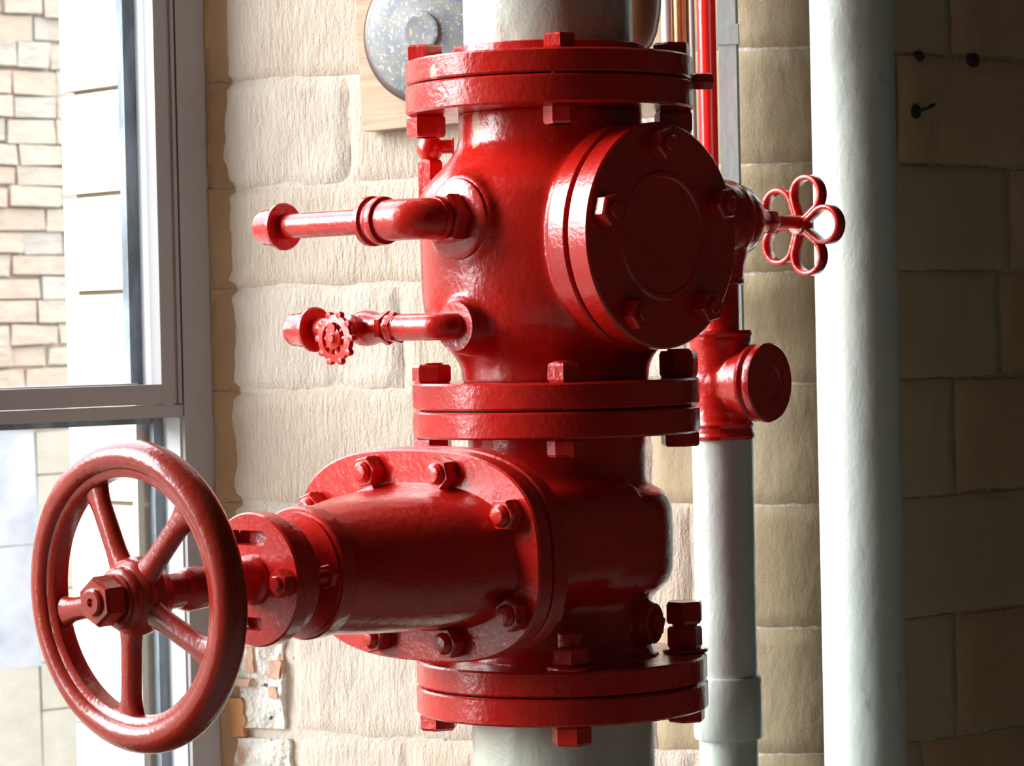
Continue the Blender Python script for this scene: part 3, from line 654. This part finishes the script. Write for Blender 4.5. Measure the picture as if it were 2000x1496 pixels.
def petal(bm, ang, m, wid=.0135, th=.0052):
    # loop: two radial sides shared with the neighbours, then a round end
    c_ = .0345; r_ = c_ * math.sin(R(36)) - th * .30; pts = []; off = th * .30
    for f in (.006, .012, .018, .024): pts.append((f * math.cos(R(36)) + off * math.sin(R(36)), -f * math.sin(R(36)) + off * math.cos(R(36))))
    for k in range(25):
        a = R(-126 + 252 * k / 24); pts.append((c_ + r_ * math.cos(a), r_ * math.sin(a)))
    for f in (.024, .018, .012, .006): pts.append((f * math.cos(R(36)) + off * math.sin(R(36)), f * math.sin(R(36)) - off * math.cos(R(36))))
    pts = [Vector((p[0] * math.cos(ang) - p[1] * math.sin(ang), p[0] * math.sin(ang) + p[1] * math.cos(ang), 0)) for p in pts]
    loops = []
    for i, p in enumerate(pts):
        t = (pts[min(i + 1, len(pts) - 1)] - pts[max(i - 1, 0)]).normalized(); nn = Vector((t.y, -t.x, 0))
        cs = [(-th / 2, -wid / 2 + .001), (-th / 2 + .001, -wid / 2), (th / 2 - .001, -wid / 2), (th / 2, -wid / 2 + .001), (th / 2, wid / 2 - .001), (th / 2 - .001, wid / 2), (-th / 2 + .001, wid / 2), (-th / 2, wid / 2 - .001)]
        loops.append([bm.verts.new(m @ (p + nn * a_ + Vector((0, 0, b_)))) for a_, b_ in cs])
    for a_, b_ in zip(loops, loops[1:]):
        for k in range(8): bm.faces.new((a_[k], a_[(k + 1) % 8], b_[(k + 1) % 8], b_[k]))
    bm.faces.new(loops[0]); bm.faces.new(loops[-1][::-1]); return bm
handle = build('handle', lathe(BM(), [(0, -.009), (.0095, -.009), (.0105, -.007), (.0105, .006), (.0080, .008), (.004, .009), (0, .012)], FM, 24), 'red', an)
for k in range(5):
    bm = BM(); petal(bm, R(0 + 72 * k + 180), FM); build('petal', bm, 'red', handle, angle=50)
bm = BM(); MT = Matrix.Translation((px_.x, px_.y, 0)); zr = lambda y: at(1430, y, 3.033).z
cyl(bm, .0250, zr(552), ZA - .045, MT, 32); cyl(bm, .0262, zr(556), zr(543), MT, 32); cyl(bm, .0205, zr(650), zr(552), MT, 32); build('outlet', bm, 'red', an)

# --- tee with plugged branch
pte = at(1408, 745, 3.033)
tee = thing('pipe_tee', (pte.x, pte.y, zr(857)), 'red pipe tee with a plugged round branch facing right, on the grey drain pipe', 'pipe fitting')
MT = Matrix.Translation((pte.x, pte.y, 0)); nt_ = Vector((math.sin(R(52)), -math.cos(R(52)), 0))
zt0 = at(1408, 650, 3.033).z; zt1 = at(1408, 855, 3.033).z; zc = at(1408, 748, 3.033).z
bm = BM(); lathe(bm, [(0, zt0), (.0335, zt0), (.0335, zt0 - .008), (.0315, zt0 - .014), (.0300, zt0 - .03), (.0300, zt1 + .03), (.0320, zt1 + .018), (.0335, zt1 + .006), (.0335, zt1), (0, zt1)], MT, 48)
TB = frame(Vector((pte.x, pte.y, zc)), nt_); lathe(bm, [(0, 0), (.0290, 0), (.0305, .02), (.0345, .034), (.0375, .045), (0, .045)], TB, 48)
lathe(bm, [(0, -.02), (.030, -.02), (.031, .01), (0, .02)], TB, 40)
tb = build('body', bm, 'red', tee); evaluated(tb, [('REMESH', dict(mode='VOXEL', voxel_size=.0018)), ('SMOOTH', dict(factor=.5, iterations=8))])
bm = BM()
for (zz, r0) in ((zt0 - .001, .0352), (zt1 + .002, .0355), (zt1 + .014, .0345)):
    lathe(bm, [(.02, zz - .0035), (r0 - .0015, zz - .0035), (r0, zz), (r0 - .0015, zz + .0035), (.02, zz + .0035)], MT, 48, closed=True)
lathe(bm, [(.02, .040), (.0385, .040), (.0402, .0425), (.0402, .0455), (.0385, .048), (.02, .048)], TB, 56, closed=True)
build('bead_rings', bm, 'red', tee)
bm = BM(); lathe(bm, [(0, .048), (.0375, .048), (.0375, .051), (.0405, .0525), (.0410, .0545), (.0410, .0600), (.0395, .0615), (.0185, .0615), (.0175, .0600), (.0, .0600)], TB, 56)
prism(bm, [(-.008, -.011), (.008, -.011), (.008, .011), (-.008, .011)], .0595, .0608, TB)
build('plug', bm, 'red_dirty', tee)
# --- grey drain pipe with coupling below the tee
pd_ = at(1416, 1100, 3.033)
dr = thing('drain_pipe', (pd_.x, pd_.y, 0), 'pale grey drain pipe with a coupling below the red tee', 'pipe')
bm = BM(); zq = lambda y: at(1420, y, 3.033).z
vcyl(bm, pd_.x, pd_.y, .0318, zq(1345), zt1 + .001, 48); build('tube', bm, 'pale', dr)
bm = BM(); lathe(bm, [(.02, zq(1441)), (.0345, zq(1441)), (.0358, zq(1437)), (.0358, zq(1324)), (.0345, zq(1320)), (.02, zq(1320))], Matrix.Translation((pd_.x, pd_.y, 0)), 48, closed=True); build('coupling', bm, 'pale', dr)
bm = BM(); vcyl(bm, pd_.x, pd_.y, .0308, 0, zq(1438), 48); build('tube', bm, 'pale', dr)

# --- gate valve
AG = R(47); eg = Vector((math.cos(AG), math.sin(AG), 0)); ng = Vector((math.sin(AG), -math.cos(AG), 0))
H0 = 1.5 - .2027
sdir = (-eg + Vector((0, 0, -.028))).normalized()          # the stem points to the left, towards the camera, a little down
SM = frame(Vector((VX, VY, H0)), sdir)                     # local Z runs out along the stem
# local X of SM: up x z ; make sure we know which way it points
XS = 1 if (SM.to_3x3() @ Vector((1, 0, 0))).dot(ng) > 0 else -1
def sxy(u, v): return (XS * u, v)
gv = thing('gate_valve', (VX, VY, zy(1390)), 'red gate valve with oval bolted bonnet and large five-spoke handwheel on the left', 'valve')
bm = BM(); flange(bm, .1400, 796.5, 848); build('top_flange', bm, 'red', gv)
bm = BM(); flange(bm, .1420, 1281, 1328.5); build('bottom_flange', bm, 'red', gv)
bm = BM(); cyl(bm, .129, zy(796.6), zy(793), VM, 64, .0001); build('gasket', bm, 'red', gv)
for a_ in (0,):
    bm = BM(); cyl(bm, .132, zy(797.5), zy(792.5), VM, 64, .0001); build('gasket', bm, 'iron', gv)
bm = BM()
prof = [(.0870, 840), (.0870, 938), (.0900, 948), (.0985, 957), (.1060, 967), (.1100, 982), (.1115, 1000), (.1120, 1060), (.1110, 1115), (.1075, 1135), (.0990, 1151), (.0915, 1164), (.0890, 1176), (.0890, 1256), (.0905, 1269), (.0960, 1279), (.0960, 1284)]
lathe(bm, [(0, zy(840))] + [(r, zy(y)) for r, y in prof] + [(0, zy(1284))], VM, 96)
# casing running out to the bonnet joint
prism(bm, [sxy(u, v) for u, v in sellipse(.110, .0545, 5, 72, 0, .008)], .0, .150, SM)
prism(bm, [sxy(u, v) for u, v in sellipse(.138, .075, 3, 72, 0, .002)], .144, .162, SM)
lathe(bm, [(0, .06), (.0215, .06), (.0215, .101), (0, .101)], frame(Vector((VX, VY, zy(1212))), dirw(60)), 32)
gb = build('body', bm, 'red', gv); evaluated(gb, [('REMESH', dict(mode='VOXEL', voxel_size=.0028)), ('SMOOTH', dict(factor=.5, iterations=9))])
bm = BM(); mt = frame(Vector((VX, VY, zy(1212))), dirw(60)); lathe(bm, [(.009, .1), (.0195, .1), (.0195, .103), (.0140, .104), (.0125, .1), (.009, .1)], mt, 28, closed=True); hexn(bm, mt, .0115, .09, .110, .4, 4); build('plug', bm, 'red', gv, angle=25)
CU, CV = -.005, .001
def plate(t0, t1, hw, hh, name, m='red', parent=gv):
    bm = BM(); c = .0018; n = 96
    pr = [(t0, -c), (t0 + c, 0), (t1 - c, 0), (t1, -c)]; rings = []
    for (t, dd) in pr: rings.append([bm.verts.new(SM @ Vector((*sxy(u, v), t))) for u, v in sellipse(hw + dd, hh + dd, 2.8, n, CU, CV)])
    for a, b in zip(rings, rings[1:]):
        for k in range(n): bm.faces.new((a[k], a[(k + 1) % n], b[(k + 1) % n], b[k]))
    bm.faces.new(rings[0]); bm.faces.new(rings[-1]); return build(name, bm, m, parent)
plate(.158, .1755, .159, .0995, 'joint_flange')
plate(.1775, .196, .158, .0988, 'bonnet_flange')
bm = BM(); prism(bm, [sxy(u, v) for u, v in sellipse(.146, .090, 2.5, 64, CU, CV)], .1750, .1780, SM); build('gasket', bm, 'iron', gv)
# bonnet: oval at the flange, round at the gland
bm = BM(); secs = [(.190, .1280, .0745, 2.4), (.196, .1265, .0690, 2.4), (.1988, .1215, .0655, 2.6), (.206, .1185, .0645, 2.7), (.225, .1120, .0640, 2.7), (.250, .0990, .0635, 2.6), (.280, .0810, .0620, 2.4), (.305, .0680, .0595, 2.2), (.325, .0600, .0565, 2.05), (.335, .0565, .0550, 2), (.350, .0555, .0550, 2)]
rings = [[bm.verts.new(SM @ Vector((*sxy(u, v), t))) for u, v in sellipse(hw, hh, p, 80, 0, 0)] for (t, hw, hh, p) in secs]
for a, b in zip(rings, rings[1:]):
    for k in range(80): bm.faces.new((a[k], a[(k + 1) % 80], b[(k + 1) % 80], b[k]))
bm.faces.new(rings[0]); bm.faces.new(rings[-1])
bon = build('bonnet', bm, 'red', gv, angle=60)
bm = BM(); lathe(bm, [(0, .329), (.0575, .329), (.0597, .331), (.0597, .3455), (.0580, .3472), (0, .3472)], SM, 64); build('gland_flange', bm, 'red', gv)
bm = BM(); cyl(bm, .030, .345, .386, SM, 48); build('gland_neck', bm, 'red', gv)
bm = BM(); lathe(bm, [(0, .3700), (.0520, .3700), (.0530, .3710), (.0530, .3832), (.0520, .3836), (0, .3836)], SM, 64); build('gland_ring', bm, 'red', gv)
# slotted follower plate
bm = BM(); lathe(bm, [(0, .3840), (.0578, .3840), (.0595, .386), (.0595, .4002), (.0580, .4020), (0, .4020)], SM, 64)
fol = build('gland_follower', bm, 'red_dirty', gv)
cut = []
for (u0, u1, v0, v1) in ((-.035, .0200, .0305, .0435), (-.035, .012, -.0445, -.033)):
    bm = BM(); prism(bm, [sxy(u0, v0), sxy(u1 - .004, v0), sxy(u1, (v0 + v1) / 2 - .001), sxy(u1, (v0 + v1) / 2 + .001), sxy(u1 - .004, v1), sxy(u0, v1)], .375, .41, SM); c_ = build('cutter', bm, 'red', gv); cut.append(c_)
evaluated(fol, [('BOOLEAN', dict(operation='DIFFERENCE', object=c_, solver='EXACT')) for c_ in cut])
fol.data.set_sharp_from_angle(angle=R(30))
for c_ in cut: bpy.data.objects.remove(c_, do_unlink=True)
for u in (.0445, -.0445):
    mt = SM @ Matrix.Translation((XS * u, 0, 0)); bm = BM(); hexn(bm, mt, .0125, .4020, .4135, .5); cyl(bm, .0066, .335, .4175, mt, 18, .001); hexn(bm, mt, .0115, .3472, .3560, .2); build('gland_bolt', bm, 'red', gv, angle=25)
bm = BM(); lathe(bm, [(0, .398), (.0225, .398), (.0225, .405), (.0195, .409), (.0185, .441), (.0165, .444), (.0130, .445), (.0130, .457), (.0160, .458), (.0185, .461), (.0190, .480), (.0170, .484), (.0150, .486), (.0150, .520), (0, .520)], SM, 40); build('stem', bm, 'red', gv, angle=30)
# bonnet bolts
for (u, v) in ((-.048, .078), (.048, .078), (-.048, -.078), (.048, -.078), (.1265, .042), (.1285, -.048), (-.1265, .042), (-.1265, -.046)):
    mt = SM @ Matrix.Translation((XS * (u - .005), v + .001, 0)); ph = random.uniform(0, 1); bm = BM()
    hexn(bm, mt, .0155, .1955, .2110, ph); lathe(bm, [(0, .2110), (.0105, .2110), (.0100, .2135), (.0070, .2165), (0, .2178)], mt, 20)
    hexn(bm, mt, .0145, .1455, .1585, ph + .5); build('bonnet_bolt', bm, 'red', gv, angle=25)
# bottom flange bolts
def stack_bolt(deg, top, bot_h, ph, r=.0185):
    c = Vector((VX, VY, 0)) + dirw(deg) * .1215; mt = Matrix.Translation(c); zt = zy(1281); zb_ = zy(1384); bm = BM(); cyl(bm, .0225, zt, zt + .004, mt, 28)
    if top: hexn(bm, mt, r * .93, zt + .004, zt + .0255, ph); cyl(bm, .0125, zt, zt + .034, mt, 20); hexn(bm, mt, r * 1.05, zt + .0285, zt + .050, ph + .3)
    else: hexn(bm, mt, r, zt + .004, zt + .022, ph); cyl(bm, .0120, zt, zt + .036, mt, 20, .002)
    hexn(bm, mt, r * 1.03, zb_ - bot_h, zb_, ph + .2); cyl(bm, .0115, zb_ - .001, zt, mt, 16); return build('bolt', bm, 'red', gv, angle=25)
stack_bolt(3, False, .019, .55); stack_bolt(93, True, .0165, .1); stack_bolt(183, False, .018, .3); stack_bolt(273, False, .0175, .2)
# handwheel
hw = thing('handwheel_pivot', (VX, VY, H0), 'x', 'x') if False else None
WT = .534
SW = SM @ Matrix.Diagonal((.972, .972, 1, 1))
hub = lathe(BM(), [(0, WT - .022), (.0250, WT - .022), (.0265, WT - .018), (.0300, WT - .012), (.0345, WT - .006), (.0350, WT + .004), (.0320, WT + .0105), (.0275, WT + .0135), (.0270, WT + .0185), (.0235, WT + .0215), (0, WT + .0215)], SW, 48)
hub = build('handwheel', hub, 'wheel', gv, angle=45); tag(hub, 'large red five-spoke handwheel with a hex nut at its hub')
RO = .1372; rimp = []
Rc, rt = .1222, .0150
for k in range(25):
    a = R(-128 + 256 * k / 24); rimp.append((Rc + rt * math.cos(a), WT + rt * math.sin(a)))
rimp += [(.1115, WT + .0098), (.1075, WT + .0092), (.1045, WT + .0070), (.1035, WT + .002), (.1035, WT - .004), (.1045, WT - .0085), (.1075, WT - .0098), (.1115, WT - .0102)]
bm = BM(); lathe(bm, rimp, SW, 128, closed=True); build('rim', bm, 'wheel', hub, angle=38)
for deg in (190, 262, 334, 46, 118):
    a = R(deg); d = Vector((XS * math.cos(a), math.sin(a), 0)); bm = BM(); pts = []; rad = []
    q = Vector((-d.y, d.x, 0)); n_ = 16; rings = []
    for i in range(n_ + 1):
        f = i / n_; r_ = .026 + (.1055 - .026) * f; w_ = .0108 + .0065 * max(0, (f - .72) / .28) ** 2 + .004 * max(0, (.25 - f) / .25) ** 1.5; th_ = .0080 - .0008 * f
        c = d * r_ + Vector((0, 0, WT + .003 - .0045 * f))
        rings.append([bm.verts.new(SW @ (c + q * w_ * math.cos(2 * PI * k / 20) + Vector((0, 0, 1)) * th_ * math.sin(2 * PI * k / 20))) for k in range(20)])
    for a_, b_ in zip(rings, rings[1:]):
        for k in range(20): bm.faces.new((a_[k], a_[(k + 1) % 20], b_[(k + 1) % 20], b_[k]))
    bm.faces.new(rings[0]); bm.faces.new(rings[-1]); build('spoke', bm, 'wheel', hub, angle=60)
bm = BM(); cyl(bm, .0228, WT + .0212, WT + .0245, SW, 32, .0006); hexn(bm, SW, .0218, WT + .0245, WT + .0455, .62); lathe(bm, [(0, WT + .045), (.0125, WT + .045), (.0120, WT + .0480), (.0100, WT + .0492), (.0040, WT + .0492), (.0030, WT + .0465), (0, WT + .0465)], SW, 28); build('hub_nut', bm, 'wheel', hub, angle=25)

# --- lower pipe with companion flange
lowp = thing('lower_riser_pipe', (VX, VY, 0), 'wide grey pipe below the lowest red flange', 'pipe')
bm = BM(); vcyl(bm, VX, VY, .0890, 0, zy(1380), 72); build('tube', bm, 'riser', lowp)
bm = BM(); flange(bm, .1425, 1332, 1384); tag(build('flange', bm, 'red', lowp), 'red companion flange around the grey pipe')
bm = BM(); cyl(bm, .131, zy(1332.2), zy(1328), VM, 64, .0001); build('gasket', bm, 'iron', lowp)
for o in list(bpy.data.objects):
    if 'root' in o: del o['root']
